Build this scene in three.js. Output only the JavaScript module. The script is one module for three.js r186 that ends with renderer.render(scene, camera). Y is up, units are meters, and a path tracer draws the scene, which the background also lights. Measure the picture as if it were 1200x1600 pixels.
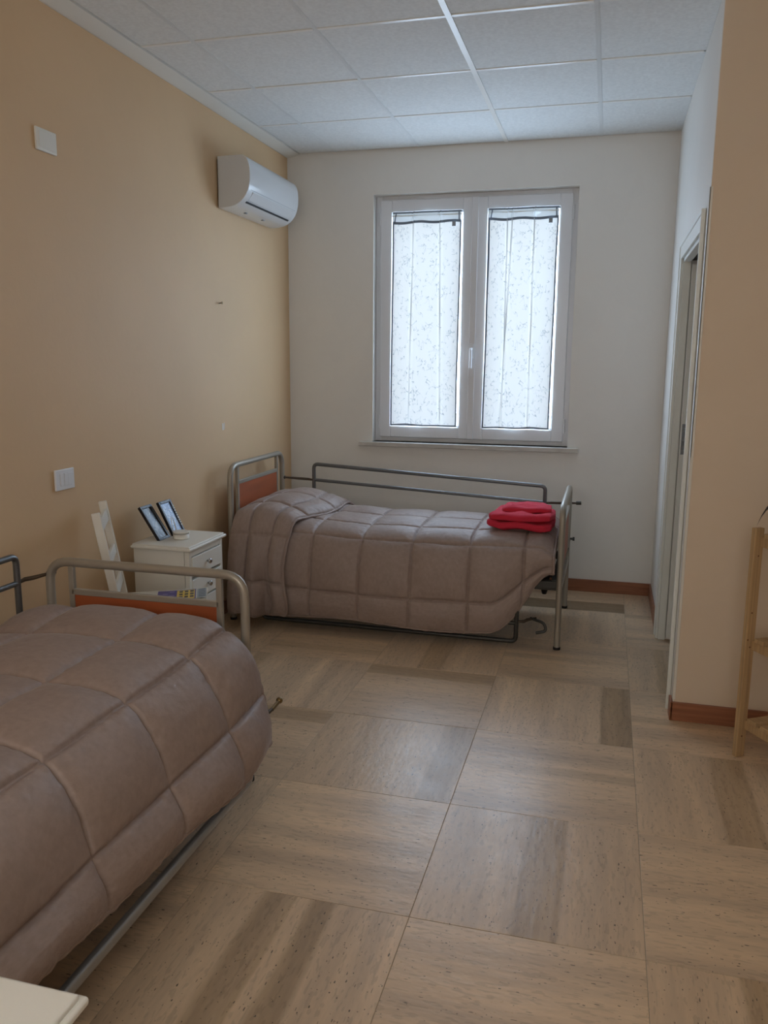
import * as THREE from 'three';
import { RoundedBoxGeometry } from 'three/addons/geometries/RoundedBoxGeometry.js';
import { RectAreaLightUniformsLib } from 'three/addons/lights/RectAreaLightUniformsLib.js';
import { mergeGeometries } from 'three/addons/utils/BufferGeometryUtils.js';

// ---------------------------------------------------------------- camera, sky, exposure
const scene = new THREE.Scene();
const camera = new THREE.PerspectiveCamera(63.65, 1200 / 1600, 0.02, 200);
camera.position.set(0, 1.5, 0);
camera.rotation.order = 'YXZ';
camera.rotation.set(THREE.MathUtils.degToRad(-10.344), THREE.MathUtils.degToRad(14.958), THREE.MathUtils.degToRad(0.423));
scene.add(camera);

const renderer = new THREE.WebGLRenderer({ antialias: true });
renderer.toneMapping = THREE.LinearToneMapping;
renderer.toneMappingExposure = 1.0;
renderer.shadowMap.enabled = true;

// even, bright overcast daylight
scene.background = new THREE.Color().setRGB(0.72, 0.90, 1.12);
scene.backgroundIntensity = 9;

// daylight given off by the two curtained windows: one soft light as large as each, just in front of its lit cloth
RectAreaLightUniformsLib.init();
function windowLight(name, r, g, b, intensity, w, h, x, y, z, inward) {
  const l = new THREE.RectAreaLight(new THREE.Color().setRGB(r, g, b), intensity, w, h);
  l.name = name; l.position.set(x, y, z); l.lookAt(x, y, z + inward); scene.add(l);
  return l;
}
windowLight('daylight_front_left', 0.66, 0.88, 1.16, 3.6, 0.46, 1.38, -1.190, 1.745, -5.528, 1);
windowLight('daylight_front_right', 0.66, 0.88, 1.16, 3.6, 0.46, 1.38, -0.575, 1.745, -5.528, 1);
windowLight('daylight_rear', 1.0, 0.91, 0.80, 1.72, 2.3, 1.5, -0.40, 1.70, 0.60, -1);

// ---------------------------------------------------------------- helpers
let rngSeed = 7;
function rnd() { rngSeed = (rngSeed * 1664525 + 1013904223) >>> 0; return rngSeed / 4294967296; }
const rr = (a, b) => a + (b - a) * rnd();
const lerp = (a, b, t) => a + (b - a) * t;
const clamp01 = (x) => Math.min(1, Math.max(0, x));
const smooth = (a, b, x) => { const t = clamp01((x - a) / (b - a)); return t * t * (3 - 2 * t); };
function hash(ix, iy, s) { let h = (ix * 374761393 + iy * 668265263 + s * 982451653) | 0; h = Math.imul(h ^ (h >>> 13), 1274126177); return ((h ^ (h >>> 16)) >>> 0) / 4294967296; }
// value noise; px, py > 0 make it tile with that period
function vnoise(x, y, s = 0, px = 0, py = 0) {
  const ix = Math.floor(x), iy = Math.floor(y), fx = x - ix, fy = y - iy;
  const u = fx * fx * (3 - 2 * fx), v = fy * fy * (3 - 2 * fy);
  const w = (i, p) => (p ? ((i % p) + p) % p : i);
  const a = hash(w(ix, px), w(iy, py), s), b = hash(w(ix + 1, px), w(iy, py), s), c = hash(w(ix, px), w(iy + 1, py), s), d = hash(w(ix + 1, px), w(iy + 1, py), s);
  return lerp(lerp(a, b, u), lerp(c, d, u), v);
}
function fbm(x, y, s, oct = 4, px = 0, py = 0) {
  let t = 0, a = 0.5, n = 0;
  for (let i = 0; i < oct; i++) { t += a * vnoise(x, y, s + i * 17, px, py); n += a; a *= 0.5; x *= 2; y *= 2; px *= 2; py *= 2; }
  return t / n;
}
function dataTex(w, h, fn, srgb = true) {
  const d = new Uint8Array(w * h * 4);
  for (let y = 0; y < h; y++) for (let x = 0; x < w; x++) {
    const c = fn(x / w, y / h), o = (y * w + x) * 4;
    for (let k = 0; k < 3; k++) d[o + k] = Math.max(0, Math.min(255, Math.round((Array.isArray(c) ? c[k] : c) * 255)));
    d[o + 3] = 255;
  }
  const t = new THREE.DataTexture(d, w, h, THREE.RGBAFormat);
  t.magFilter = THREE.LinearFilter; t.minFilter = THREE.LinearMipmapLinearFilter; t.generateMipmaps = true;
  t.wrapS = t.wrapT = THREE.RepeatWrapping;
  if (srgb) t.colorSpace = THREE.SRGBColorSpace;
  t.needsUpdate = true;
  return t;
}
function canvasTex(w, h, draw) {
  const c = document.createElement('canvas'); c.width = w; c.height = h;
  draw(c.getContext('2d'), w, h);
  const t = new THREE.CanvasTexture(c); t.colorSpace = THREE.SRGBColorSpace; t.magFilter = THREE.LinearFilter;
  return t;
}
function rep(t, x, y) { const c = t.clone(); c.repeat.set(x, y); c.needsUpdate = true; return c; }

const used = new Map();
function numbered(n) { const k = used.get(n) || 0; used.set(n, k + 1); return k ? n + '_' + String(k).padStart(3, '0') : n; }
function plain(g) {
  let q = g.index ? g.toNonIndexed() : g;
  for (const k of Object.keys(q.attributes)) if (!['position', 'normal', 'uv'].includes(k)) q.deleteAttribute(k);
  if (!q.attributes.uv) q.setAttribute('uv', new THREE.BufferAttribute(new Float32Array(q.attributes.position.count * 2), 2));
  q.morphAttributes = {}; q.groups = [];
  return q;
}
function join(list) { return list.length === 1 ? plain(list[0]) : mergeGeometries(list.map(plain)); }
// uv in metres by the way each face points
function uvMetres(g0, s = 1) {
  const g = plain(g0), p = g.attributes.position, uv = g.attributes.uv;
  const a = new THREE.Vector3(), b = new THREE.Vector3(), c = new THREE.Vector3();
  for (let i = 0; i < p.count; i += 3) {
    a.fromBufferAttribute(p, i); b.fromBufferAttribute(p, i + 1); c.fromBufferAttribute(p, i + 2);
    const n = b.clone().sub(a).cross(c.clone().sub(a)); const ax = Math.abs(n.x), ay = Math.abs(n.y), az = Math.abs(n.z);
    [a, b, c].forEach((v, k) => {
      if (ay >= ax && ay >= az) uv.setXY(i + k, v.x * s, v.z * s);
      else if (ax >= az) uv.setXY(i + k, v.z * s, v.y * s);
      else uv.setXY(i + k, v.x * s, v.y * s);
    });
  }
  return g;
}
function mesh(name, geo, mat, parent) {
  const m = new THREE.Mesh(Array.isArray(geo) ? join(geo) : geo, mat);
  m.name = parent ? name : numbered(name);
  m.castShadow = m.receiveShadow = true;
  (parent || scene).add(m);
  return m;
}
function tag(o, label, category, group) { o.userData.label = label; o.userData.category = category; if (group) o.userData.group = group; return o; }
function thing(name, label, category, pos = [0, 0, 0], turn = 0, group) {
  const g = new THREE.Group(); g.name = numbered(name); g.position.set(...pos); g.rotation.y = turn;
  scene.add(g); return tag(g, label, category, group);
}
function struct(name, geo, mat) { const m = mesh(name, geo, mat); m.userData.kind = 'structure'; return m; }
// box from min corner to max corner
function bx(x0, y0, z0, x1, y1, z1, bevel = 0) {
  const w = Math.abs(x1 - x0), h = Math.abs(y1 - y0), d = Math.abs(z1 - z0);
  const g = bevel ? new RoundedBoxGeometry(w, h, d, 2, Math.min(bevel, w / 2.01, h / 2.01, d / 2.01)) : new THREE.BoxGeometry(w, h, d);
  g.translate((x0 + x1) / 2, (y0 + y1) / 2, (z0 + z1) / 2);
  return g;
}
const V = (x, y, z) => new THREE.Vector3(x, y, z);
// round tube through points, corners rounded with radius f
function pipe(pts, r, f = 0.05, seg = 10, capped = true) {
  const path = new THREE.CurvePath(); let cur = pts[0].clone();
  for (let i = 1; i < pts.length; i++) {
    const p = pts[i];
    if (i < pts.length - 1) {
      const din = p.clone().sub(pts[i - 1]), dout = pts[i + 1].clone().sub(p);
      const k = Math.min(f, din.length() * 0.49, dout.length() * 0.49);
      const a = p.clone().sub(din.normalize().multiplyScalar(k)), b = p.clone().add(dout.normalize().multiplyScalar(k));
      path.add(new THREE.LineCurve3(cur, a)); path.add(new THREE.QuadraticBezierCurve3(a, p.clone(), b)); cur = b;
    } else path.add(new THREE.LineCurve3(cur, p.clone()));
  }
  // sample with extra points on the bends
  const list = [];
  for (const c of path.curves) { const n = c.isLineCurve3 ? 1 : 7; for (let i = 0; i < n; i++) list.push(c.getPoint(i / n)); }
  list.push(pts[pts.length - 1].clone());
  const clean = list.filter((p, i) => i === 0 || p.distanceTo(list[i - 1]) > 1e-5);
  return sweep(clean, r, seg, capped);
}
function sweep(list, r, seg = 10, capped = true) {
  const n = list.length, pos = [], nor = [], idx = [];
  let t0 = list[1].clone().sub(list[0]).normalize();
  let nrm = Math.abs(t0.y) < 0.9 ? V(0, 1, 0) : V(1, 0, 0); nrm.sub(t0.clone().multiplyScalar(nrm.dot(t0))).normalize();
  for (let i = 0; i < n; i++) {
    const t = (i === 0 ? list[1].clone().sub(list[0]) : i === n - 1 ? list[n - 1].clone().sub(list[n - 2]) : list[i + 1].clone().sub(list[i]).normalize().add(list[i].clone().sub(list[i - 1]).normalize())).normalize();
    nrm.sub(t.clone().multiplyScalar(nrm.dot(t))).normalize();
    const bi = t.clone().cross(nrm), rad = typeof r === 'function' ? r(i / (n - 1)) : r;
    for (let k = 0; k < seg; k++) {
      const a = k / seg * Math.PI * 2, d = nrm.clone().multiplyScalar(Math.cos(a)).addScaledVector(bi, Math.sin(a));
      nor.push(d.x, d.y, d.z); d.multiplyScalar(rad).add(list[i]); pos.push(d.x, d.y, d.z);
    }
  }
  for (let i = 0; i < n - 1; i++) for (let k = 0; k < seg; k++) { const a = i * seg + k, b = i * seg + (k + 1) % seg, c = a + seg, d = b + seg; idx.push(a, b, c, b, d, c); }
  if (capped) for (const [i, s] of [[0, -1], [n - 1, 1]]) {
    const t = (i ? list[n - 1].clone().sub(list[n - 2]) : list[1].clone().sub(list[0])).normalize().multiplyScalar(s), c0 = pos.length / 3;
    pos.push(list[i].x, list[i].y, list[i].z); nor.push(t.x, t.y, t.z);
    for (let k = 0; k < seg; k++) { const o = (i * seg + k) * 3; pos.push(pos[o], pos[o + 1], pos[o + 2]); nor.push(t.x, t.y, t.z); }
    for (let k = 0; k < seg; k++) { const a = c0 + 1 + k, b = c0 + 1 + (k + 1) % seg; s > 0 ? idx.push(c0, a, b) : idx.push(c0, b, a); }
  }
  const g = new THREE.BufferGeometry();
  g.setAttribute('position', new THREE.Float32BufferAttribute(pos, 3)); g.setAttribute('normal', new THREE.Float32BufferAttribute(nor, 3));
  g.setAttribute('uv', new THREE.Float32BufferAttribute(new Float32Array(pos.length / 3 * 2), 2)); g.setIndex(idx);
  return g;
}
function gridGeo(nu, nv, fn, uvScale = [1, 1]) {
  const pos = [], uv = [], idx = [];
  for (let j = 0; j <= nv; j++) for (let i = 0; i <= nu; i++) { const p = fn(i / nu, j / nv); pos.push(p.x, p.y, p.z); uv.push(i / nu * uvScale[0], j / nv * uvScale[1]); }
  for (let j = 0; j < nv; j++) for (let i = 0; i < nu; i++) { const a = j * (nu + 1) + i, b = a + 1, c = a + nu + 1, d = c + 1; idx.push(a, b, c, b, d, c); }
  const g = new THREE.BufferGeometry(); g.setAttribute('position', new THREE.Float32BufferAttribute(pos, 3)); g.setAttribute('uv', new THREE.Float32BufferAttribute(uv, 2)); g.setIndex(idx);
  g.computeVertexNormals(); return g;
}
function lathe(profile, seg = 24) { return new THREE.LatheGeometry(profile.map(([x, y]) => new THREE.Vector2(x, y)), seg); }

// ---------------------------------------------------------------- materials
const std = (o) => new THREE.MeshStandardMaterial(o);
const phys = (o) => new THREE.MeshPhysicalMaterial(o);
const plasterBump = dataTex(512, 512, (u, v) => 0.5 * fbm(u * 48, v * 48, 3, 3, 48, 48) + 0.5 * fbm(u * 10, v * 10, 9, 3, 10, 10), false);
const plasterTone = (r, g, b, s, amt = 0.05) => dataTex(256, 256, (u, v) => { const k = 1 - amt / 2 + amt * fbm(u * 5, v * 5, s, 5, 5, 5); return [r * k, g * k, b * k]; });
function paint(r, g, b, s, amt) {
  return std({ map: rep(plasterTone(r / 255, g / 255, b / 255, s, amt), 0.45, 0.45), bumpMap: rep(plasterBump, 1.3, 1.3), bumpScale: 0.0007, roughness: 0.62 });
}
const M = {
  beigeWall: paint(219, 186, 145, 11, 0.05),
  whiteWall: paint(235, 233, 228, 23, 0.035),
  creamWall: paint(222, 204, 181, 31, 0.04),
  tile: std({ map: rep(dataTex(256, 256, (u, v) => { const k = 0.90 + 0.06 * fbm(u * 60, v * 60, 5, 2, 60, 60); return [0.97 * k, 0.985 * k, 0.985 * k]; }), 1.5, 1.5), bumpMap: rep(plasterBump, 3, 3), bumpScale: 0.0012, roughness: 0.85 }),
  gridBar: std({ color: 0xeeeeea, roughness: 0.3, metalness: 0 }),
  trimWhite: std({ color: 0xe6e4dc, roughness: 0.5 }),
  pvc: std({ color: 0xe4e6ea, roughness: 0.3 }),
  pvcSeal: std({ color: 0x4a4d55, roughness: 0.8 }),
  glass: phys({ color: 0xffffff, roughness: 0, transmission: 1, thickness: 0, ior: 1.45 }),
  doorWhite: std({ color: 0xe6e8e2, roughness: 0.38 }),
  skirting: std({ map: rep(dataTex(256, 64, (u, v) => { const k = 0.82 + 0.3 * fbm(u * 6, v * 30, 41, 4, 6, 30); return [0.60 * k, 0.385 * k, 0.27 * k]; }), 1, 4), roughness: 0.42 }),
  marble: std({ map: dataTex(256, 256, (u, v) => { const k = 0.9 + 0.16 * fbm(u * 14, v * 14, 51, 4, 14, 14); return [0.80 * k, 0.79 * k, 0.77 * k]; }), roughness: 0.3 }),
  tubePaint: std({ color: 0xa49d91, roughness: 0.36, metalness: 0.35 }),
  chrome: std({ color: 0x9a9a98, roughness: 0.24, metalness: 0.9 }),
  railLight: std({ color: 0xa7a8a8, roughness: 0.3, metalness: 0.55 }),
  latch: std({ color: 0x574b3e, roughness: 0.45, metalness: 0.6 }),
  railSteel: std({ color: 0x727476, roughness: 0.32, metalness: 0.7 }),
  darkSteel: std({ color: 0x4a4a48, roughness: 0.42, metalness: 0.6 }),
  blackPlastic: std({ color: 0x1d1a18, roughness: 0.6 }),
  brass: std({ color: 0x8a7350, roughness: 0.3, metalness: 0.8 }),
  panelWood: std({ map: dataTex(256, 128, (u, v) => { const k = 0.86 + 0.24 * fbm(u * 3, v * 26, 61, 4, 3, 26); return [0.64 * k, 0.335 * k, 0.19 * k]; }), roughness: 0.45 }),
  mattress: std({ color: 0xcfc8ba, roughness: 0.9 }),
  springBase: std({ color: 0x3c3a38, roughness: 0.7, metalness: 0.3 }),
  whiteWood: std({ color: 0xe9e7de, roughness: 0.33, bumpMap: rep(plasterBump, 1, 1), bumpScale: 0.0004 }),
  cavity: std({ color: 0x5b564e, roughness: 0.9 }),
  acPlastic: phys({ color: 0xd3d5d6, roughness: 0.25, clearcoat: 0.6, clearcoatRoughness: 0.12 }),
  acGrey: std({ color: 0x8e9296, roughness: 0.6 }),
  acSlot: std({ color: 0x16181a, roughness: 0.7 }),
  redCloth: phys({ color: new THREE.Color().setRGB(0.66, 0.026, 0.06), roughness: 0.95, sheen: 0.6, sheenColor: new THREE.Color().setRGB(0.6, 0.1, 0.12), sheenRoughness: 0.5, bumpMap: rep(plasterBump, 6, 6), bumpScale: 0.0015 }),
  pine: std({ map: rep(dataTex(128, 512, (u, v) => { const g = fbm(u * 22 + 1.5 * fbm(u * 3, v * 3, 71, 2, 3, 3), v * 3, 73, 4, 0, 3), k = 0.86 + 0.24 * g; return [0.74 * k, 0.615 * k, 0.45 * k]; }), 8, 1.2), roughness: 0.55 }),
  pineKnot: std({ color: 0x6e4526, roughness: 0.7 }),
  leaf: std({ color: 0x33281c, roughness: 0.7, side: THREE.DoubleSide }),
  pot: std({ color: 0x8a6a50, roughness: 0.7 }),
  soil: std({ color: 0x2a211a, roughness: 1 }),
  frameBlack: std({ color: 0x17171b, roughness: 0.35 }),
  chromeKnob: std({ color: 0xb8b8b8, roughness: 0.2, metalness: 1 }),
  paperWhite: std({ color: 0xe4e1d6, roughness: 0.8 }),
  ground: std({ color: 0x9c9a92, roughness: 0.9 }),
  darkRoom: std({ color: 0x8d9096, roughness: 0.8 }),
  subfloor: std({ color: 0xae9e86, roughness: 0.9 }),
};
// quilt cloth: taupe microfibre with fine creases
const clothCrease = dataTex(512, 512, (u, v) => { const a = Math.abs(fbm(u * 9, v * 9, 81, 4, 9, 9) - 0.5) * 2, b = fbm(u * 120, v * 120, 85, 2, 120, 120); return 0.75 * (1 - Math.pow(a, 0.6)) + 0.25 * b; }, false);
const clothTone = dataTex(256, 256, (u, v) => { const k = 0.95 + 0.1 * fbm(u * 40, v * 40, 91, 3, 40, 40); return [0.620 * k, 0.548 * k, 0.515 * k]; });
M.quilt = phys({ map: rep(clothTone, 2, 2), bumpMap: rep(clothCrease, 2.2, 2.2), bumpScale: 0.0011, roughness: 0.56, sheen: 0.8, sheenRoughness: 0.4, sheenColor: new THREE.Color().setRGB(0.5, 0.45, 0.43) });
M.quiltThread = std({ color: 0x5a473e, roughness: 0.8 });

// ---------------------------------------------------------------- room shell
const XL = -2.16, ZB = -5.5, XR = 0.34, ZJ = -3.53, CEIL = 2.858, XE = 2.1, ZR = 0.72;
const WT = 0.28; // outer wall thickness

// window in the back wall
const WX0 = -1.555, WX1 = -0.235, WY0 = 0.955, WY1 = 2.578;
function wallWithHole(axis, a0, a1, t0, t1, h, holes) { // axis 'x': runs along x, thickness t0..t1 in z
  const out = [], put = (p0, p1, y0, y1) => { if (p1 - p0 > 1e-4 && y1 - y0 > 1e-4) out.push(axis === 'x' ? bx(p0, y0, t0, p1, y1, t1) : bx(t0, y0, p0, t1, y1, p1)); };
  let cur = a0;
  for (const [p0, p1, y0, y1] of holes) { put(cur, p0, 0, h); put(p0, p1, 0, y0); put(p0, p1, y1, h); cur = p1; }
  put(cur, a1, 0, h);
  return uvMetres(join(out));
}
const H = CEIL + 0.25;
struct('wall_back', wallWithHole('x', XL - WT, XE + WT, ZB - WT, ZB, H, [[WX0, WX1, WY0, WY1]]), M.whiteWall);
struct('wall_left', uvMetres(bx(XL - WT, 0, ZB, XL, H, ZR)), M.beigeWall);
// rear wall behind the viewer with a second window
const RX0 = -1.6, RX1 = 0.8, RY0 = 0.9, RY1 = 2.5;
struct('wall_rear', wallWithHole('x', XL - WT, XE + WT, ZR, ZR + WT, H, [[RX0, RX1, RY0, RY1]]), M.creamWall);
struct('wall_right', uvMetres(bx(XE, 0, ZB, XE + WT, H, ZR)), M.creamWall);
// partition with the doorway (runs in depth) and partition that faces the viewer
const DZ0 = -4.62, DZ1 = -3.70, DH = 2.03;
struct('wall_doorway', wallWithHole('z', ZB, ZJ, XR, XR + 0.13, H, [[DZ0, DZ1, 0, DH]]), M.whiteWall);
struct('wall_partition', uvMetres(bx(XR + 0.002, 0, ZJ - 0.11, XE, H, ZJ + 0.002)), M.creamWall);

// outside ground
struct('ground', new THREE.BoxGeometry(60, 0.2, 60).translate(0, -0.45, 0), M.ground);

// ---------------------------------------------------------------- floor: travertine squares, veins turned by turns
function travertine(seed, bands, warm) {
  // vein runs along u; v is across
  const pits = [];
  const prng = (k) => hash(k, seed, 777);
  for (let k = 0; k < 330; k++) { const cl = prng(k * 5 + 3); const vv = prng(k * 5 + 1); pits.push([prng(k * 5), vv, 0.002 + 0.012 * Math.pow(prng(k * 5 + 2), 3), 0.0012 + 0.0022 * cl, 0.35 + 0.65 * prng(k * 5 + 4)]); }
  const W = 512, px = new Float32Array(W * W);
  for (const [pu, pv, lu, lv, st] of pits) {
    const x0 = Math.floor((pu - lu * 1.5) * W), x1 = Math.ceil((pu + lu * 1.5) * W), y0 = Math.floor((pv - lv * 2) * W), y1 = Math.ceil((pv + lv * 2) * W);
    for (let y = Math.max(0, y0); y <= Math.min(W - 1, y1); y++) for (let x = Math.max(0, x0); x <= Math.min(W - 1, x1); x++) {
      const d = Math.hypot((x / W - pu) / lu, (y / W - pv) / lv) + 0.5 * (vnoise(x / 3, y / 2, seed) - 0.5);
      if (d < 1) px[y * W + x] = Math.max(px[y * W + x], st * (1 - smooth(0.6, 1, d)));
    }
  }
  return dataTex(W, W, (u, v) => {
    const w = v + 0.018 * (fbm(u * 2.2, v * 3, seed + 1, 3) - 0.5) + 0.006 * (fbm(u * 9, v * 9, seed + 2, 2) - 0.5);
    let t = 0.62 * fbm(w * 8, u * 0.4, seed + 3, 3) + 0.20 * fbm(w * 30, u * 2.4, seed + 4, 3) + 0.18 * fbm(w * 70, u * 14, seed + 5, 3);
    let k = 0.80 + 0.38 * t;
    let dark = 0;
    for (const [b0, b1, st] of bands) dark = Math.max(dark, st * smooth(b0 - 0.02, b0 + 0.012, w + 0.03 * (fbm(u * 1.5, v * 22, seed + 9, 3) - 0.5)) * (1 - smooth(b1 - 0.012, b1 + 0.02, w + 0.03 * (fbm(u * 1.5, v * 22, seed + 8, 3) - 0.5))) * (0.55 + 0.6 * fbm(u * 1.2, w * 40, seed + 7, 3)));
    k *= 1 - 0.20 * Math.min(1.6, dark);
    k *= 1 - 0.07 * smooth(0.62, 0.75, fbm(u * 22, w * 90, seed + 6, 2));
    const p = px[Math.min(W - 1, Math.floor(v * W)) * W + Math.min(W - 1, Math.floor(u * W))];
    k *= 1 - 0.66 * p;
    const r = 0.815 * k, g = (0.708 - 0.02 * dark) * k, b = (0.588 - 0.05 * dark - 0.03 * warm * (t - 0.4)) * k;
    return [r, g, b];
  });
}
const travSets = [
  [101, [[0.80, 0.99, 0.85]]], [202, []], [303, [[0.32, 0.47, 0.7], [0.55, 0.66, 0.9]]], [404, [[0.45, 0.63, 0.75]]],
  [505, [[0.02, 0.12, 0.5]]], [606, []], [707, [[0.70, 0.78, 0.6], [0.2, 0.3, 0.5]]], [808, [[0.42, 0.50, 0.35]]], [909, [[0.68, 0.985, 1.9]]], [1010, [[0.80, 0.99, 1.3]]],
];
const floorRough = dataTex(512, 512, (u, v) => 0.30 + 0.12 * fbm(u * 7, v * 7, 131, 4, 7, 7) + 0.08 * fbm(u * 60, v * 60, 133, 2, 60, 60), false);
const floorBump = dataTex(512, 512, (u, v) => 0.6 * fbm(u * 6, v * 30, 135, 3, 6, 30) + 0.4 * fbm(u * 30, v * 60, 137, 2, 30, 60), false);
const travMats = travSets.map(([s, b]) => phys({ map: travertine(s, b, 1), roughness: 0.8, roughnessMap: floorRough, bumpMap: floorBump, bumpScale: 0.0008, specularIntensity: 0.9 }));
const floor = struct('floor', bx(XL - WT, -0.3, ZB - WT, XE + WT, -0.0012, ZR + WT), M.subfloor);
{
  const P = 0.6215, Q = 0.612, JX = 0.1725, JZ = -2.592, gap = 0.0009;
  const special = { '0,1': 3, '0,-1': 9, '-1,0': 0, '-1,2': 2, '0,-4': 8, '1,0': 3, '1,1': 1, '0,2': 5, '0,0': 7, '-1,1': 5 };
  for (let i = -4; i <= 3; i++) for (let j = -5; j <= 7; j++) {
    let x0 = JX + (i - 1) * P + gap, x1 = JX + i * P - gap, z0 = JZ + (j - 1) * Q + gap, z1 = JZ + j * Q - gap;
    x0 = Math.max(x0, XL); x1 = Math.min(x1, XE); z0 = Math.max(z0, ZB); z1 = Math.min(z1, ZR);
    if (x1 - x0 < 0.02 || z1 - z0 < 0.02) continue;
    const g = plain(new RoundedBoxGeometry(x1 - x0, 0.012, z1 - z0, 1, 0.0010)); g.translate((x0 + x1) / 2, -0.006 + (hash(i, j, 5) - 0.5) * 0.0005, (z0 + z1) / 2);
    const alongX = ((i + j) % 2 + 2) % 2 === 0;
    const uv = g.attributes.uv, p = g.attributes.position, fixed = (i + ',' + j) in special, f1 = !fixed && hash(i, j, 1) > 0.5, f2 = !fixed && hash(i, j, 2) > 0.5;
    for (let k = 0; k < p.count; k++) {
      let a = (p.getX(k) - (JX + (i - 1) * P)) / P, b = (p.getZ(k) - (JZ + (j - 1) * Q)) / Q;
      let [s, t] = alongX ? [a, b] : [b, a];
      uv.setXY(k, f1 ? 1 - s : s, f2 ? 1 - t : t);
    }
    const key = i + ',' + j;
    const m = key in special ? special[key] : Math.floor(hash(i, j, 3) * 8);
    mesh('floor_tile', g, travMats[m], floor);
  }
}

// ---------------------------------------------------------------- ceiling: panels in a metal grid
const ceiling = struct('ceiling', bx(XL - WT, CEIL + 0.06, ZB - WT, XE + WT, CEIL + 0.26, ZR + WT), M.trimWhite);
{
  const xs = [-2.075, -1.815, -1.255, -0.692, -0.118, 0.34, 0.93, 1.51, XE], zs = [ZB];
  for (let z = -4.822; z < ZR; z += 0.645) zs.push(z); zs.push(ZR);
  for (let i = 0; i < xs.length - 1; i++) for (let j = 0; j < zs.length - 1; j++) {
    if (xs[i] >= XR - 0.01 && zs[j + 1] < ZJ - 0.3) continue;
    const y = CEIL + (hash(i, j, 8) - 0.5) * 0.0015;
    mesh('ceiling_panel', uvMetres(bx(xs[i] + 0.009, y, zs[j] + 0.009, xs[i + 1] - (i === 4 && zs[j] < ZJ ? 0 : 0.009), y + 0.014, zs[j + 1] - 0.009, 0.002)), M.tile, ceiling);
  }
  for (let i = 1; i < xs.length - 1; i++) {
    const w = i === 3 ? 0.013 : 0.010;
    mesh('grid_runner', bx(xs[i] - w, CEIL - (i === 3 ? 0.005 : 0.0016), i >= 5 ? ZJ + 0.003 : ZB, xs[i] + w, CEIL + 0.03, ZR, 0.001), i === 3 ? M.gridBar : M.tile, ceiling);
  }
  for (let j = 1; j < zs.length - 1; j++) for (let i = 0; i < xs.length - 1; i++) {
    if (xs[i] >= XR - 0.01 && zs[j] < ZJ) continue;
    mesh('grid_cross_bar', bx(xs[i] + 0.0105, CEIL - 0.003, zs[j] - 0.010, xs[i + 1] - 0.0105, CEIL + 0.03, zs[j] + 0.010, 0.001), M.gridBar, ceiling);
  }
  // sloping cove along the beige wall
  const sh = new THREE.Shape(); sh.moveTo(XL, CEIL - 0.022); sh.lineTo(XL + 0.012, CEIL - 0.024); sh.quadraticCurveTo(XL + 0.05, CEIL - 0.016, XL + 0.085, CEIL - 0.004); sh.lineTo(XL + 0.085, CEIL + 0.03); sh.lineTo(XL, CEIL + 0.03);
  struct('trim_1', new THREE.ExtrudeGeometry(sh, { depth: ZR - ZB, bevelEnabled: false }).translate(0, 0, ZB), M.trimWhite);
}

// ---------------------------------------------------------------- skirting
const SK = 0.082;
struct('baseboard_back', uvMetres(bx(XL, 0, ZB, XR, SK, ZB + 0.012, 0.003)), M.skirting);
struct('baseboard_left', uvMetres(bx(XL, 0, ZB + 0.012, XL + 0.012, SK, ZR, 0.003)), M.skirting);
struct('baseboard_doorway', uvMetres(bx(XR - 0.012, 0, ZB + 0.012, XR, SK, DZ0 - 0.075, 0.003)), M.skirting);
struct('baseboard_partition', uvMetres(join([bx(XR - 0.010, 0, ZJ, XE, SK, ZJ + 0.014, 0.003), bx(XR - 0.012, 0, DZ1 + 0.1, XR, SK, ZJ + 0.014, 0.003)])), M.skirting);

// ---------------------------------------------------------------- window in the back wall
const ZF = ZB - 0.07; // front plane of the frame
function casement(name, X0, X1, Y0, Y1, zf, dir) { // dir +1: room lies towards +z
  const z = (d) => zf - d * dir, root = new THREE.Group(); root.name = numbered(name); scene.add(root); root.userData.kind = 'structure';
  const fw = 0.045, zb = (a, b) => [Math.min(z(a), z(b)), Math.max(z(a), z(b))];
  const ring = (x0, x1, y0, y1, w, d0, d1, bev) => { const [a, b] = zb(d0, d1); return [bx(x0, y0, a, x0 + w, y1, b, bev), bx(x1 - w, y0, a, x1, y1, b, bev), bx(x0 + w - 0.002, y0, a, x1 - w + 0.002, y0 + w, b, bev), bx(x0 + w - 0.002, y1 - w, a, x1 - w + 0.002, y1, b, bev)]; };
  mesh('window_frame', ring(X0, X1, Y0, Y1, fw, 0, 0.07, 0.004), M.pvc, root);
  return { root, ring, z, zb, fw };
}
const WIN = casement('window_1', WX0, WX1, WY0, WY1, ZF, 1);
const XM = -0.885, panes = [];
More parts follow.
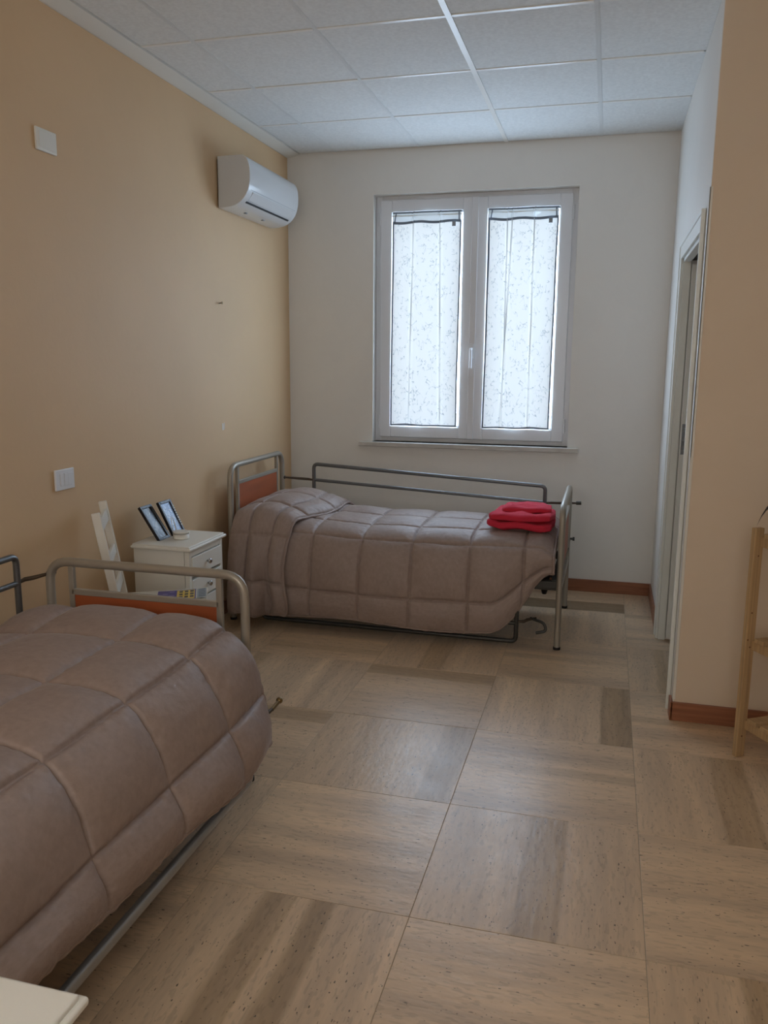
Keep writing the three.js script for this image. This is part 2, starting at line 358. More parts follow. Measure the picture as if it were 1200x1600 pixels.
{
  const { root, ring, zb } = WIN;
  for (const [x0, x1, s] of [[WX0 + 0.035, XM - 0.003, 0], [XM + 0.003, WX1 - 0.035, 1]]) {
    const y0 = WY0 + 0.03, y1 = WY1 - 0.03, w = 0.078;
    const sash = mesh('sash', ring(x0, x1, y0, y1, w, -0.022, 0.05, 0.006), M.pvc, root);
    mesh('glazing_seal', ring(x0 + w - 0.004, x1 - w + 0.004, y0 + w - 0.004, y1 - w + 0.004, 0.008, 0.0, 0.03, 0), M.pvcSeal, sash);
    const [a, b] = zb(0.02, 0.024);
    const pane = mesh('window_pane', new THREE.PlaneGeometry(x1 - x0 - 2 * w + 0.004, y1 - y0 - 2 * w + 0.004).translate((x0 + x1) / 2, (y0 + y1) / 2, (a + b) / 2), M.glass, sash);
    panes.push([x0 + w, x1 - w, y0 + w, y1 - w]);
    for (const hy of [y0 + 0.06, y1 - 0.16]) mesh('hinge', pipe([V(s ? x1 + 0.004 : x0 - 0.004, hy, ZF + 0.012), V(s ? x1 + 0.004 : x0 - 0.004, hy + 0.09, ZF + 0.012)], 0.008), M.pvc, root);
  }
  mesh('meeting_strip', bx(XM - 0.021, WY0 + 0.03, ZF + 0.02, XM + 0.021, WY1 - 0.03, ZF + 0.032, 0.004), M.pvc, root);
  const h = mesh('window_handle', [bx(XM - 0.014, 1.52, ZF + 0.03, XM + 0.014, 1.62, ZF + 0.042, 0.004), pipe([V(XM, 1.585, ZF + 0.04), V(XM, 1.585, ZF + 0.075), V(XM, 1.46, ZF + 0.078)], 0.009, 0.02)], M.pvc, root);
  const sill = struct('window_sill', uvMetres(bx(-1.645, WY0 - 0.03, ZB - WT, -0.165, WY0, ZB + 0.045, 0.004)), M.marble); sill.name = 'trim_2';
}
// curtains on the sashes: thin crinkled cloth with sewn hems
const leafPrint = canvasTex(1024, 2048, (c, w, h) => {
  c.fillStyle = '#fbfbf9'; c.fillRect(0, 0, w, h); c.lineCap = 'round';
  let s = 5; const r = () => { s = (s * 1664525 + 1013904223) >>> 0; return s / 4294967296; };
  for (let k = 0; k < 520; k++) { // sketchy twigs and leaves
    const x = r() * w, y = r() * h, a = r() * Math.PI * 2, L = 24 + r() * 55;
    c.strokeStyle = `rgba(165,175,182,${0.2 + 0.4 * r()})`; c.lineWidth = 1.5 + r() * 3.5;
    c.beginPath(); c.moveTo(x, y); c.quadraticCurveTo(x + Math.cos(a) * L * 0.5 + (r() - 0.5) * 30, y + Math.sin(a) * L * 0.5, x + Math.cos(a + 0.4) * L, y + Math.sin(a + 0.4) * L); c.stroke();
    for (let q = 0; q < 3; q++) { const b = a + (r() - 0.5) * 2.6, m = 8 + r() * 18; c.beginPath(); c.moveTo(x, y); c.lineTo(x + Math.cos(b) * m, y + Math.sin(b) * m); c.stroke(); }
  }
});
M.sheer = phys({ map: leafPrint, roughness: 1, transmission: 0.148, thickness: 0, side: THREE.DoubleSide, specularIntensity: 0.2 });
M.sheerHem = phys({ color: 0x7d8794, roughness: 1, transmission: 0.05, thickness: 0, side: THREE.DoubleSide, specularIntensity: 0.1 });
M.sheerPocket = phys({ color: 0xe6ecf0, roughness: 1, transmission: 0.135, thickness: 0, side: THREE.DoubleSide, specularIntensity: 0.1 });
M.creamCurtain = phys({ color: new THREE.Color().setRGB(0.97, 0.84, 0.74), roughness: 1, transmission: 0.2, thickness: 0, side: THREE.DoubleSide, specularIntensity: 0.1 });
function curtain(pane, seed, label, creases) {
  const [x0, x1, y0, y1] = pane, w = x1 - x0, zc = ZF + 0.032;
  const root = thing('sash_curtain', label, 'curtain', [0, 0, 0], 0, 'sheer curtains on the window sashes');
  const yTop = y1 - 0.006, yPocket = yTop - 0.062, yBot = y0 + 0.006;
  const edge = (s, v) => { // side edges wander a little
    const lean = s ? -0.008 - 0.006 * v : 0.010 - 0.009 * v;
    return (s ? x1 : x0) + lean + 0.004 * (vnoise(v * 5, s * 9 + seed, seed) - 0.5);
  };
  const depth = (u, v) => { // v 0 top .. 1 bottom
    let d = 0.004 * Math.sin(u * 9 + seed + 2 * v) + 0.005 * (vnoise(u * 7, v * 3, seed + 4) - 0.5);
    for (const [cu, cw, drift] of creases) { const q = (u - cu - drift * v) / cw; d += 0.011 * Math.exp(-q * q) * Math.sign(q || 1) * Math.min(1, Math.abs(q) * 1.5); }
    return d;
  };
  const P = (u, v) => V(lerp(edge(0, v), edge(1, v), u), lerp(yPocket, yBot + 0.01 * (vnoise(u * 4, 3, seed) - 0.5) * (v > 0.9 ? 1 : 0), v), zc + depth(u, v));
  mesh('cloth', gridGeo(90, 60, (u, v) => P(u, 1 - v)), M.sheer, root);
  mesh('rod_pocket', gridGeo(90, 4, (u, v) => { const q = P(u, 0); q.y = lerp(yPocket, yTop, v); q.z = zc + depth(u, 0) + 0.006 * Math.sin(v * Math.PI); return q; }), M.sheerPocket, root);
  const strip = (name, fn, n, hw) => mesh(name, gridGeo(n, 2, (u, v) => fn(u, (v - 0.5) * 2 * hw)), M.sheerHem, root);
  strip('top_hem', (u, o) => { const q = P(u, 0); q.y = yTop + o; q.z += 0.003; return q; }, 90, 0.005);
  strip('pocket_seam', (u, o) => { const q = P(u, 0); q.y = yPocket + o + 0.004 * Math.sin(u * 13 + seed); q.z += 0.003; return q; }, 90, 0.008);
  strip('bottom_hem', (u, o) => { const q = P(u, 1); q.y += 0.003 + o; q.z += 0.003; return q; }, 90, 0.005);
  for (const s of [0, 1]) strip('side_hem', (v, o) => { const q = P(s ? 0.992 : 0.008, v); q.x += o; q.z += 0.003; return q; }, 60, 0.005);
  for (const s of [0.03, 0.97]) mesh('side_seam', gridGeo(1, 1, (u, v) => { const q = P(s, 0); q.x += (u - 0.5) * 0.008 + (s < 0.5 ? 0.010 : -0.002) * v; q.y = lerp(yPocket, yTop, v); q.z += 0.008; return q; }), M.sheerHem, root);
  for (const [cu, cw, drift] of creases) mesh('crease_fold', gridGeo(2, 40, (u, v) => { const q = P(cu + drift * v + 0.002 * Math.sin(v * 17), v * 0.97); q.x += (u - 0.5) * (0.0055 + 0.003 * Math.sin(v * 11 + seed)) * (1 - 0.5 * v); q.z += 0.003; return q; }), M.sheerPocket, root);
  mesh('rod', pipe([V(x0 + 0.004, yTop - 0.02, zc + 0.001), V(x1 - 0.004, yTop - 0.02, zc + 0.001)], 0.0035, 0.01, 6), M.trimWhite, root);
  const tx = x1 - 0.055; mesh('care_tag', bx(tx - 0.012, yPocket - 0.034, zc + 0.012, tx + 0.012, yPocket - 0.004, zc + 0.0135), M.acGrey, root);
  return root;
}
curtain(panes[0], 3, 'sheer white curtain on the left window sash above the bed', [[0.30, 0.018, -0.02], [0.69, 0.02, 0.06]]);
curtain(panes[1], 8, 'sheer white curtain on the right window sash near the door', [[0.27, 0.016, 0.02], [0.34, 0.014, -0.08], [0.66, 0.016, 0.02]]);

// second window behind the viewer with cream curtains
{
  const R = casement('window_2', RX0, RX1, RY0, RY1, ZR + 0.11, -1), { root, ring, zb } = R, mid = (RX0 + RX1) / 2;
  for (const [x0, x1] of [[RX0 + 0.035, mid - 0.003], [mid + 0.003, RX1 - 0.035]]) {
    const sash = mesh('sash', ring(x0, x1, RY0 + 0.03, RY1 - 0.03, 0.078, -0.022, 0.05, 0.006), M.pvc, root);
    mesh('window_pane', new THREE.PlaneGeometry(x1 - x0 - 0.15, RY1 - RY0 - 0.21).translate((x0 + x1) / 2, (RY0 + RY1) / 2, ZR + 0.132), M.glass, sash);
  }
  for (const s of [0, 1]) {
    const a = s ? mid + 0.01 : RX0 - 0.1, b = s ? RX1 + 0.1 : mid - 0.01;
    const t = thing('drawn_curtain', s ? 'cream drawn curtain on the rear window, right half' : 'cream drawn curtain on the rear window, left half', 'curtain');
    mesh('cloth', gridGeo(120, 4, (u, v) => V(lerp(b, a, u), lerp(0.7, 2.62, v), ZR - 0.06 + 0.025 * Math.sin(u * 60 + s))), M.creamCurtain, t);
    mesh('rod', pipe([V(a, 2.62, ZR - 0.06), V(b, 2.62, ZR - 0.06)], 0.012, 0.01), M.chrome, t);
  }
}

// ---------------------------------------------------------------- door: frame, casing and sliding leaf
{
  const x = XR, door = new THREE.Group(); door.name = numbered('door_1'); door.userData.kind = 'structure'; scene.add(door);
  mesh('jamb', [bx(x, 0, DZ0 - 0.001, x + 0.036, DH, DZ0 + 0.018, 0.002), bx(x + 0.084, 0, DZ0 - 0.001, x + 0.13, DH, DZ0 + 0.018, 0.002), bx(x, 0, DZ1 - 0.018, x + 0.13, DH, DZ1 + 0.001, 0.002), bx(x, DH - 0.02, DZ0, x + 0.036, DH + 0.001, DZ1, 0.002), bx(x + 0.084, DH - 0.02, DZ0, x + 0.13, DH + 0.001, DZ1, 0.002)], M.doorWhite, door);
  mesh('casing', [bx(x - 0.014, 0, DZ0 - 0.072, x, DH + 0.07, DZ0 + 0.004, 0.003), bx(x - 0.014, 0, DZ1 - 0.004, x, DH + 0.07, DZ1 + 0.06, 0.003), bx(x - 0.014, DH - 0.004, DZ0 - 0.002, x, DH + 0.07, DZ1 + 0.002, 0.003)], M.doorWhite, door);
  mesh('casing_bead', [bx(x - 0.019, 0, DZ0 - 0.078, x - 0.002, DH + 0.076, DZ0 - 0.06, 0.003), bx(x - 0.019, DH + 0.058, DZ0 - 0.07, x - 0.002, DH + 0.076, DZ1 + 0.06, 0.003), bx(x - 0.019, 0, DZ1 + 0.05, x - 0.002, DH + 0.076, DZ1 + 0.066, 0.003)], M.doorWhite, door);
  // leaf slid back into the wall, its edge with the flush pull in view
  const leaf = mesh('door_leaf', bx(x + 0.040, 0.018, DZ0 - 0.75, x + 0.080, DH - 0.035, DZ0 + 0.045, 0.002), M.doorWhite, door);
  const pull = mesh('edge_pull', bx(x + 0.046, 1.03, DZ0 + 0.0445, x + 0.074, 1.19, DZ0 + 0.048, 0.002), M.acGrey, leaf);
  for (const y of [1.065, 1.11, 1.155]) mesh('pull_recess', bx(x + 0.053, y - 0.012, DZ0 + 0.046, x + 0.067, y + 0.012, DZ0 + 0.0486, 0.002), M.chrome, leaf);
  mesh('top_track', bx(x + 0.04, DH - 0.012, DZ0, x + 0.08, DH, DZ1, 0), M.blackPlastic, door);
  // corner guard of the partition
  const guard = struct('trim_3', [bx(XR - 0.004, SK + 0.01, ZJ - 0.03, XR + 0.001, 2.165, ZJ + 0.006, 0.0015), bx(XR - 0.004, SK + 0.01, ZJ, XR + 0.008, 2.165, ZJ + 0.006, 0.0015)], M.trimWhite);
}

// ---------------------------------------------------------------- air conditioner
{
  const z0 = -5.165, z1 = -4.43, L = z1 - z0, yb = 2.335;
  const t = thing('air_conditioner', 'white wall-mounted air conditioner high in the corner beside the window', 'air conditioner', [XL, yb, z0]);
  const prof = (o) => { // side outline: flat back, bulging front
    const s = new THREE.Shape();
    s.moveTo(0.012, 0.004 + o); s.lineTo(0.012, 0.270 - o); s.lineTo(0.150, 0.272 - o); s.quadraticCurveTo(0.186 - o, 0.268 - o, 0.197 - o, 0.215);
    s.quadraticCurveTo(0.206 - o, 0.150, 0.188 - o, 0.095); s.quadraticCurveTo(0.165 - o, 0.035 + o, 0.105, 0.014 + o); s.quadraticCurveTo(0.06, 0.002 + o, 0.012, 0.004 + o);
    return s;
  };
  mesh('body', new THREE.ExtrudeGeometry(prof(0), { depth: L, bevelEnabled: true, bevelSize: 0.003, bevelThickness: 0.004, bevelSegments: 2, curveSegments: 16, steps: 1 }), M.acPlastic, t);
  mesh('back_plate', bx(0, 0.012, 0.01, 0.0125, 0.262, L - 0.01, 0.002), M.blackPlastic, t);
  // air outlet louvre and slot along the lower front
  const tilt = (g, ang, x, y, z) => g.rotateZ(ang).translate(x, y, z);
  const f = mesh('louvre', tilt(new RoundedBoxGeometry(0.005, 0.052, L - 0.12, 2, 0.002), -0.62, 0.1755, 0.066, L / 2), M.acPlastic, t);
  mesh('outlet_slot', tilt(new THREE.BoxGeometry(0.006, 0.011, L - 0.10), -0.80, 0.151, 0.036, L / 2), M.acSlot, t);
  mesh('panel_line', tilt(new THREE.BoxGeometry(0.003, 0.0022, L - 0.06), -0.45, 0.1903, 0.096, L / 2), M.acGrey, t);
  // small grey maker's mark on the front and two clips under the body
  for (let k = 0; k < 5; k++) mesh('maker_mark', bx(0.2003, 0.146 + (k % 2) * 0.001, L * 0.47 - k * 0.011, 0.2016, 0.158 - (k % 3) * 0.002, L * 0.47 - k * 0.011 + 0.006), M.acGrey, t);
  for (const k of [0.28, 0.62]) mesh('clip', bx(0.07, 0.000, L * (1 - k) - 0.012, 0.085, 0.006, L * (1 - k) + 0.012, 0.002), M.acGrey, t);
}

// ---------------------------------------------------------------- wall plates and old wall marks
{
  const bl = thing('blank_wall_plate', 'blank cream wall plate high on the beige wall', 'wall plate', [XL, 2.33, -2.945]);
  mesh('plate', bx(0, -0.042, -0.062, 0.010, 0.042, 0.062, 0.004), M.whiteWood, bl); mesh('cover', bx(0.008, -0.031, -0.047, 0.0125, 0.031, 0.047, 0.002), M.whiteWood, bl);
  const sw = thing('light_switch', 'white light switch on the beige wall above the near bed', 'light switch', [XL, 1.01, -2.93]);
  mesh('plate', bx(0, -0.043, -0.062, 0.010, 0.043, 0.062, 0.004), M.pvc, sw);
  mesh('rocker', bx(0.008, -0.026, 0.011, 0.013, 0.026, 0.034, 0.002), M.pvc, sw);
  mesh('rocker', bx(0.008, -0.026, -0.012, 0.0145, 0.026, 0.009, 0.002), M.pvc, sw);
  mesh('rocker', bx(0.008, -0.026, -0.046, 0.013, 0.026, -0.014, 0.002), M.pvc, sw);
  mesh('gap', [bx(0.009, -0.026, 0.009, 0.0108, 0.026, 0.011), bx(0.009, -0.026, -0.014, 0.0108, 0.026, -0.012)], M.acGrey, sw);
  const nail = thing('nail', 'small nail left in the beige wall below the air conditioner', 'nail', [XL, 1.818, -4.415]);
  mesh('shank', pipe([V(0, 0, 0), V(0.02, 0.002, 0.003)], 0.003, 0.01, 6), M.darkSteel, nail); mesh('head', pipe([V(0.02, 0.002, 0.003), V(0.023, 0.002, 0.003)], 0.008, 0.01, 8), M.brass, nail);
  const pl = thing('wall_plug', 'pale filled screw hole on the beige wall above the headboard', 'wall plug', [XL, 1.128, -4.42]);
  mesh('plug', bx(0, -0.03, -0.008, 0.002, 0.01, 0.006, 0.0008), M.whiteWall, pl); mesh('stub', bx(0, -0.028, -0.024, 0.002, 0.012, -0.018, 0.0008), M.whiteWall, pl);
}

// ---------------------------------------------------------------- hospital beds
// local frame: x = 0 at the head tubes, +x towards the foot, z across (width W), y up
const BL = 1.868, BW = 0.785;
function makeBed(label, opt, pos, turn) {
  const t = thing('hospital_bed', label, 'bed', pos, turn, 'tubular hospital beds');
  const R = 0.0165, hw = BW / 2;
  const arch = (x, top) => pipe([V(x, 0.012, -hw), V(x, top, -hw), V(x, top, hw), V(x, 0.012, hw)], R, 0.085, 14);
  for (const [nm, x, top, mid] of [['head_frame', 0, 0.905, 0.80], ['foot_frame', BL, 0.765, 0.655]]) {
    const f = mesh(nm, arch(x, top), M.tubePaint, t);
    const iz = hw - 0.095;
    for (const s of [-1, 1]) mesh('upright_bar', bx(x - 0.009, 0.30, s * iz - 0.011, x + 0.009, top - 0.008, s * iz + 0.011, 0.003), M.tubePaint, f);
    mesh('cross_bar', bx(x - 0.009, mid - 0.011, -iz, x + 0.009, mid + 0.011, iz, 0.003), M.tubePaint, f);
    mesh('cross_bar', bx(x - 0.012, 0.30, -hw, x + 0.012, 0.335, hw, 0.003), M.tubePaint, f);
    const pb = mid - 0.011; mesh('panel', uvMetres(bx(x - 0.006, 0.40, -iz + 0.011, x + 0.006, pb, iz - 0.011, 0.002), 1), M.panelWood, f);
    for (const s of [-1, 1]) mesh('foot_cap', pipe([V(x, 0, s * hw), V(x, 0.014, s * hw)], R + 0.003, 0.01, 12), M.blackPlastic, f);
  }
  // long side tubes, spring base and mattress
  for (const s of [-1, 1]) mesh('side_tube', bx(0.01, 0.315, s * (hw - 0.03) - 0.012, BL - 0.01, 0.352, s * (hw - 0.03) + 0.012, 0.003), M.darkSteel, t);
  const base = mesh('spring_base', bx(0.05, 0.345, -hw + 0.04, BL - 0.06, 0.36, hw - 0.04, 0.004), M.springBase, t);
  for (let k = 0; k < 7; k++) mesh('base_slat', bx(0.15 + k * 0.24, 0.325, -hw + 0.04, 0.19 + k * 0.24, 0.346, hw - 0.04, 0.003), M.springBase, base);
  mesh('mattress', bx(0.03, 0.36, -hw + 0.045, BL - 0.05, 0.545, hw - 0.045, 0.05), M.mattress, t);
  // crank gear and corner brackets by the foot
  mesh('corner_bracket', [bx(BL - 0.13, 0.325, hw - 0.045, BL - 0.012, 0.365, hw - 0.012, 0.004), bx(BL - 0.13, 0.325, -hw + 0.012, BL - 0.012, 0.365, -hw + 0.045, 0.004), bx(BL - 0.045, 0.32, -hw + 0.02, BL - 0.014, 0.372, hw - 0.02, 0.004)], M.darkSteel, t);
  const cr = mesh('crank_handle', pipe([V(BL - 0.10, 0.345, -0.10), V(BL - 0.10, 0.27, -0.10), V(BL - 0.055, 0.27, -0.10)], 0.009, 0.02, 8), M.darkSteel, t);
  mesh('crank_grip', lathe([[0, 0], [0.012, 0], [0.034, 0.075], [0.034, 0.082], [0, 0.082]], 14).translate(BL - 0.10, 0.195, 0.02), M.blackPlastic, t);
  mesh('latch_knob', [pipe([V(BL, 0.44, -hw), V(BL + 0.035, 0.44, -hw)], 0.007, 0.01, 8), pipe([V(BL + 0.03, 0.44, -hw), V(BL + 0.042, 0.44, -hw)], 0.012, 0.01, 8), pipe([V(BL, 0.335, -hw + 0.03), V(BL + 0.012, 0.43, -hw - 0.01)], 0.006, 0.01, 8)], M.darkSteel, t);
  // safety rails: o = { s: side, x0, x1, ya0, ya1 (top bar at each end), yb0, yb1 (second bar), y0 (bottom of posts), out }
  for (const o of opt.rails) {
    const z = o.s * (hw + o.out);
    const rail = mesh('safety_rail', pipe([V(o.x0, o.y0, z), V(o.x0, o.ya0, z), V(o.x1, o.ya1, z), V(o.x1, o.y0, z)], o.r || 0.012, 0.03, 12), M[o.mat], t);
    for (const [a, b] of o.bars) mesh('rail_bar', pipe([V(o.x0, a, z), V(o.x1, b, z)], 0.0105, 0.01, 10), M[o.mat], rail);
    for (const [h, dir] of o.hooks) {
      const x = dir > 0 ? o.x1 : o.x0, e = x + dir * o.reach;
      mesh('latch_rod', sweep([V(x, h, z), V(x + dir * 0.04, h + 0.004, z), V(x + dir * o.reach * 0.55, h + 0.008, z - o.s * o.out * (o.pin ? 0 : 0.4)), V(e, h + 0.014, z - o.s * o.out * (o.pin ? -0.1 : 0.9))], (u) => (u > 0.2 && u < 0.8 ? 0.0085 : 0.006), 8), M.latch, rail);
      if (o.curl) mesh('latch_hook', pipe([V(e - dir * 0.03, h + 0.012, z - o.s * o.out * 0.8), V(e + dir * 0.045, h + 0.005, z), V(e + dir * 0.06, h - 0.035, z + o.s * 0.01), V(e + dir * 0.005, h - 0.05, z + o.s * 0.012)], 0.008, 0.03, 8), M.darkSteel, rail);
      else if (o.pin) mesh('latch_hook', [pipe([V(e - dir * 0.02, h + 0.012, z + o.s * 0.008), V(e + dir * 0.035, h + 0.020, z + o.s * 0.012)], 0.0075, 0.01, 8), new THREE.SphereGeometry(0.0125, 14, 10).translate(e + dir * 0.04, h + 0.022, z + o.s * 0.012)], M.brass, rail);
      else mesh('latch_hook', pipe([V(e, h + 0.014, z - o.s * o.out * 0.9), V(e + dir * 0.03, h + 0.016, z - o.s * o.out)], 0.011, 0.01, 8), M.darkSteel, rail);
    }
  }
  return t;
}
// bed under the window: head at the beige wall, foot towards the door
const B2 = { x: -2.057, z: -4.6775 };
makeBed('grey tubular hospital bed under the window with raised far side rail', {
  rails: [
    { s: -1, out: 0.035, x0: 0.212, x1: 1.719, ya0: 0.832, ya1: 0.752, y0: 0.40, bars: [[0.727, 0.65]], mat: 'railSteel', hooks: [[0.725, -1], [0.648, 1]], reach: 0.19 },
    { s: 1, out: 0.05, x0: 0.212, x1: 1.655, ya0: 0.045, ya1: 0.040, y0: 0.21, bars: [[0.145, 0.14]], mat: 'darkSteel', hooks: [[0.15, 1]], reach: 0.10, curl: true },
  ],
}, [B2.x, 0, B2.z], 0);
// near bed: foot towards the window, along the beige wall
const B1 = { x: -1.575, zf: -2.555 };
makeBed('grey tubular hospital bed in the foreground along the beige wall', {
  rails: [
    { s: -1, out: 0.06, x0: 0.2, x1: 1.765, ya0: 0.80, ya1: 0.80, y0: 0.40, bars: [[0.70, 0.70]], mat: 'railSteel', hooks: [[0.70, 1], [0.70, -1]], reach: 0.10 },
    { s: 1, out: 0.098, x0: 0.2, x1: 1.655, ya0: 0.125, ya1: 0.125, y0: 0.24, r: 0.016, bars: [], mat: 'railLight', hooks: [[0.285, 1]], reach: 0.205, pin: true },
  ],
}, [B1.x, 0, B1.zf + BL], Math.PI / 2);

// ---------------------------------------------------------------- quilts
// section(l) gives the outline across the bed as points [c, y, seam?]; l runs along the bed
function catmull(pts, t) {
  const n = pts.length - 1, i = Math.min(n - 1, Math.floor(t)), f = t - i, p = (k) => pts[Math.max(0, Math.min(n, k))];
  const q = (k) => { const a = p(i - 1)[k], b = p(i)[k], c = p(i + 1)[k], d = p(i + 2)[k]; return 0.5 * (2 * b + (c - a) * f + (2 * a - 5 * b + 4 * c - d) * f * f + (3 * b - a - 3 * c + d) * f * f * f); };
  return [q(0), q(1)];
}
function quiltGeo(o) { // o: l0, l1, nl, nc, section(l), seamsC (parameters), seamsL(c param) -> list, puff, thick, map(l,c,y)
  const { nl, nc } = o, P = [], N = [];
  const at = (i, j) => P[j * (nc + 1) + i];
  const sec = [], npts = o.section(o.l0).length - 1;
  for (let j = 0; j <= nl; j++) {
    const l = lerp(o.l0, o.l1, j / nl), s = o.section(l);
    for (let i = 0; i <= nc; i++) { const t = i / nc * npts, [c, y] = catmull(s, t); P.push(o.map(o.lShift ? o.lShift(l, t) : l, c, y)); }
  }
  const normal = (i, j) => {
    const a = at(Math.min(nc, i + 1), j).clone().sub(at(Math.max(0, i - 1), j)), b = at(i, Math.min(nl, j + 1)).clone().sub(at(i, Math.max(0, j - 1)));
    const n = a.cross(b).normalize(); return o.flip ? n.negate() : n;
  };
  // arc length across, to measure distance from seams in metres
  const out = [], inn = [];
  for (let j = 0; j <= nl; j++) {
    const arc = [0]; for (let i = 1; i <= nc; i++) arc.push(arc[i - 1] + at(i, j).distanceTo(at(i - 1, j)));
    const l = lerp(o.l0, o.l1, j / nl), len = arc[nc];
    const seamArc = o.seamsC.map((t) => { const f = t / npts * nc, k = Math.min(nc - 1, Math.floor(f)); return lerp(arc[k], arc[k + 1], f - k); });
    for (let i = 0; i <= nc; i++) {
      const n = normal(i, j), s = arc[i], wob = 0.006 * (vnoise(l * 9, s * 9, o.seed) - 0.5);
      let dc = Math.min(s, len - s), dl = Math.min(Math.abs(l - o.l0), Math.abs(o.l1 - l));
      for (const q of seamArc) dc = Math.min(dc, Math.abs(s - q + wob));
      for (const q of o.seamsL) dl = Math.min(dl, Math.abs(l - q + wob));
      const f = (d) => 1 - Math.exp(-d / 0.045), g = (d) => Math.exp(-d * d / (2 * 0.0040 * 0.0040));
      let h = o.puff * f(dc) * f(dl) * (0.75 + 0.5 * vnoise(l * 5, s * 5, o.seed + 2));
      h -= 0.010 * Math.max(g(dc), g(dl));
      const near = Math.exp(-Math.min(dc, dl) / 0.03);
      h += 0.005 * near * (vnoise(l * 60, s * 60, o.seed + 3) - 0.5) + 0.006 * (fbm(l * 11, s * 11, o.seed + 5, 3) - 0.5);
      const lift = o.lift ? o.lift(l, i / nc * npts) : 0;
      const edge = Math.min(1, Math.min(s, len - s) / 0.02, Math.min(Math.abs(l - o.l0), Math.abs(o.l1 - l)) / 0.02);
      out.push(at(i, j).clone().addScaledVector(n, h + lift)); inn.push(at(i, j).clone().addScaledVector(n, Math.min(h - 0.004, 0) + lift - o.thick * Math.sqrt(edge)));
    }
  }
  const build = (A, flip) => {
    const g = gridGeo(nc, nl, (u, v) => A[Math.round(v * nl) * (nc + 1) + Math.round(u * nc)], [o.uv[0], o.uv[1]]);
    if (flip) { const ix = g.index.array; for (let k = 0; k < ix.length; k += 3) { const w = ix[k]; ix[k] = ix[k + 1]; ix[k + 1] = w; } g.computeVertexNormals(); }
    return g;
  };
  const ring = []; for (let i = 0; i <= nc; i++) ring.push([i, 0]); for (let j = 1; j <= nl; j++) ring.push([nc, j]); for (let i = nc - 1; i >= 0; i--) ring.push([i, nl]); for (let j = nl - 1; j >= 0; j--) ring.push([0, j]);
  const k = (p) => p[1] * (nc + 1) + p[0];
  const rim = gridGeo(ring.length - 1, 1, (u, v) => (v < 0.5 ? out : inn)[k(ring[Math.round(u * (ring.length - 1))])]);
  const edgeLine = (which) => { const a = []; if (which === 'c1') for (let j = 0; j <= nl; j++) a.push(out[j * (nc + 1) + nc].clone()); if (which === 'l1') for (let i = 0; i <= nc; i++) a.push(out[nl * (nc + 1) + i].clone()); if (which === 'l0') for (let i = 0; i <= nc; i++) a.push(out[i].clone()); return a; };
  return { geo: join([build(out, o.flip), build(inn, !o.flip), rim]), edgeLine };
}
// near bed: l = z, c = x
{
  const hem = (l) => 0.19 + 0.055 * smooth(-2.2, -1.2, l) + 0.012 * Math.sin(l * 9) - 0.02 * smooth(-2.3, -2.5, l);
  const section = (l) => {
    const up = 0.012 * smooth(-2.15, -2.40, l) - 0.02 * smooth(-2.44, -2.52, l);
    const drop = smooth(-2.44, -2.525, l);
    const b = 0.012 * Math.sin(l * 5.1) - 0.022 * smooth(-2.25, -2.5, l);
    return [[-2.005, 0.36], [-2.015, 0.50], [-1.955, 0.578 + up * 0.8 - drop * 0.01], [-1.83, 0.608 + up - drop * 0.015], [-1.66, 0.618 + up - drop * 0.015], [-1.50, 0.62 + up - drop * 0.015], [-1.34, 0.612 + up - drop * 0.015], [-1.215, 0.585 + up - drop * 0.02],
      [-1.138 + 0.02 * up, 0.49 + up * 0.5], [-1.088 + b * 0.5, 0.36], [-1.052 + b, lerp(hem(l), 0.36, 0.42)], [-1.048 + b, hem(l)]];
  };
  const root = thing('quilt', 'taupe quilted bedspread on the foreground bed', 'quilt', [0, 0, 0]);
  const q = quiltGeo({ l0: -0.66, l1: -2.515, nl: 440, nc: 280, section, seamsC: [3.2, 5.2, 7, 9], seamsL: [-1.163, -1.51, -1.857, -2.21], puff: 0.026, thick: 0.02, seed: 3, map: (l, c, y) => V(c, y, l), flip: false, uv: [1.6, 1.9] });
  mesh('cover', q.geo, M.quilt, root);
  for (const w of ['c1', 'l1']) { const ln = q.edgeLine(w); mesh('piped_hem', sweep(ln, (u) => 0.0085 + 0.0012 * Math.sin(u * 190), 8), M.quilt, root); }
}
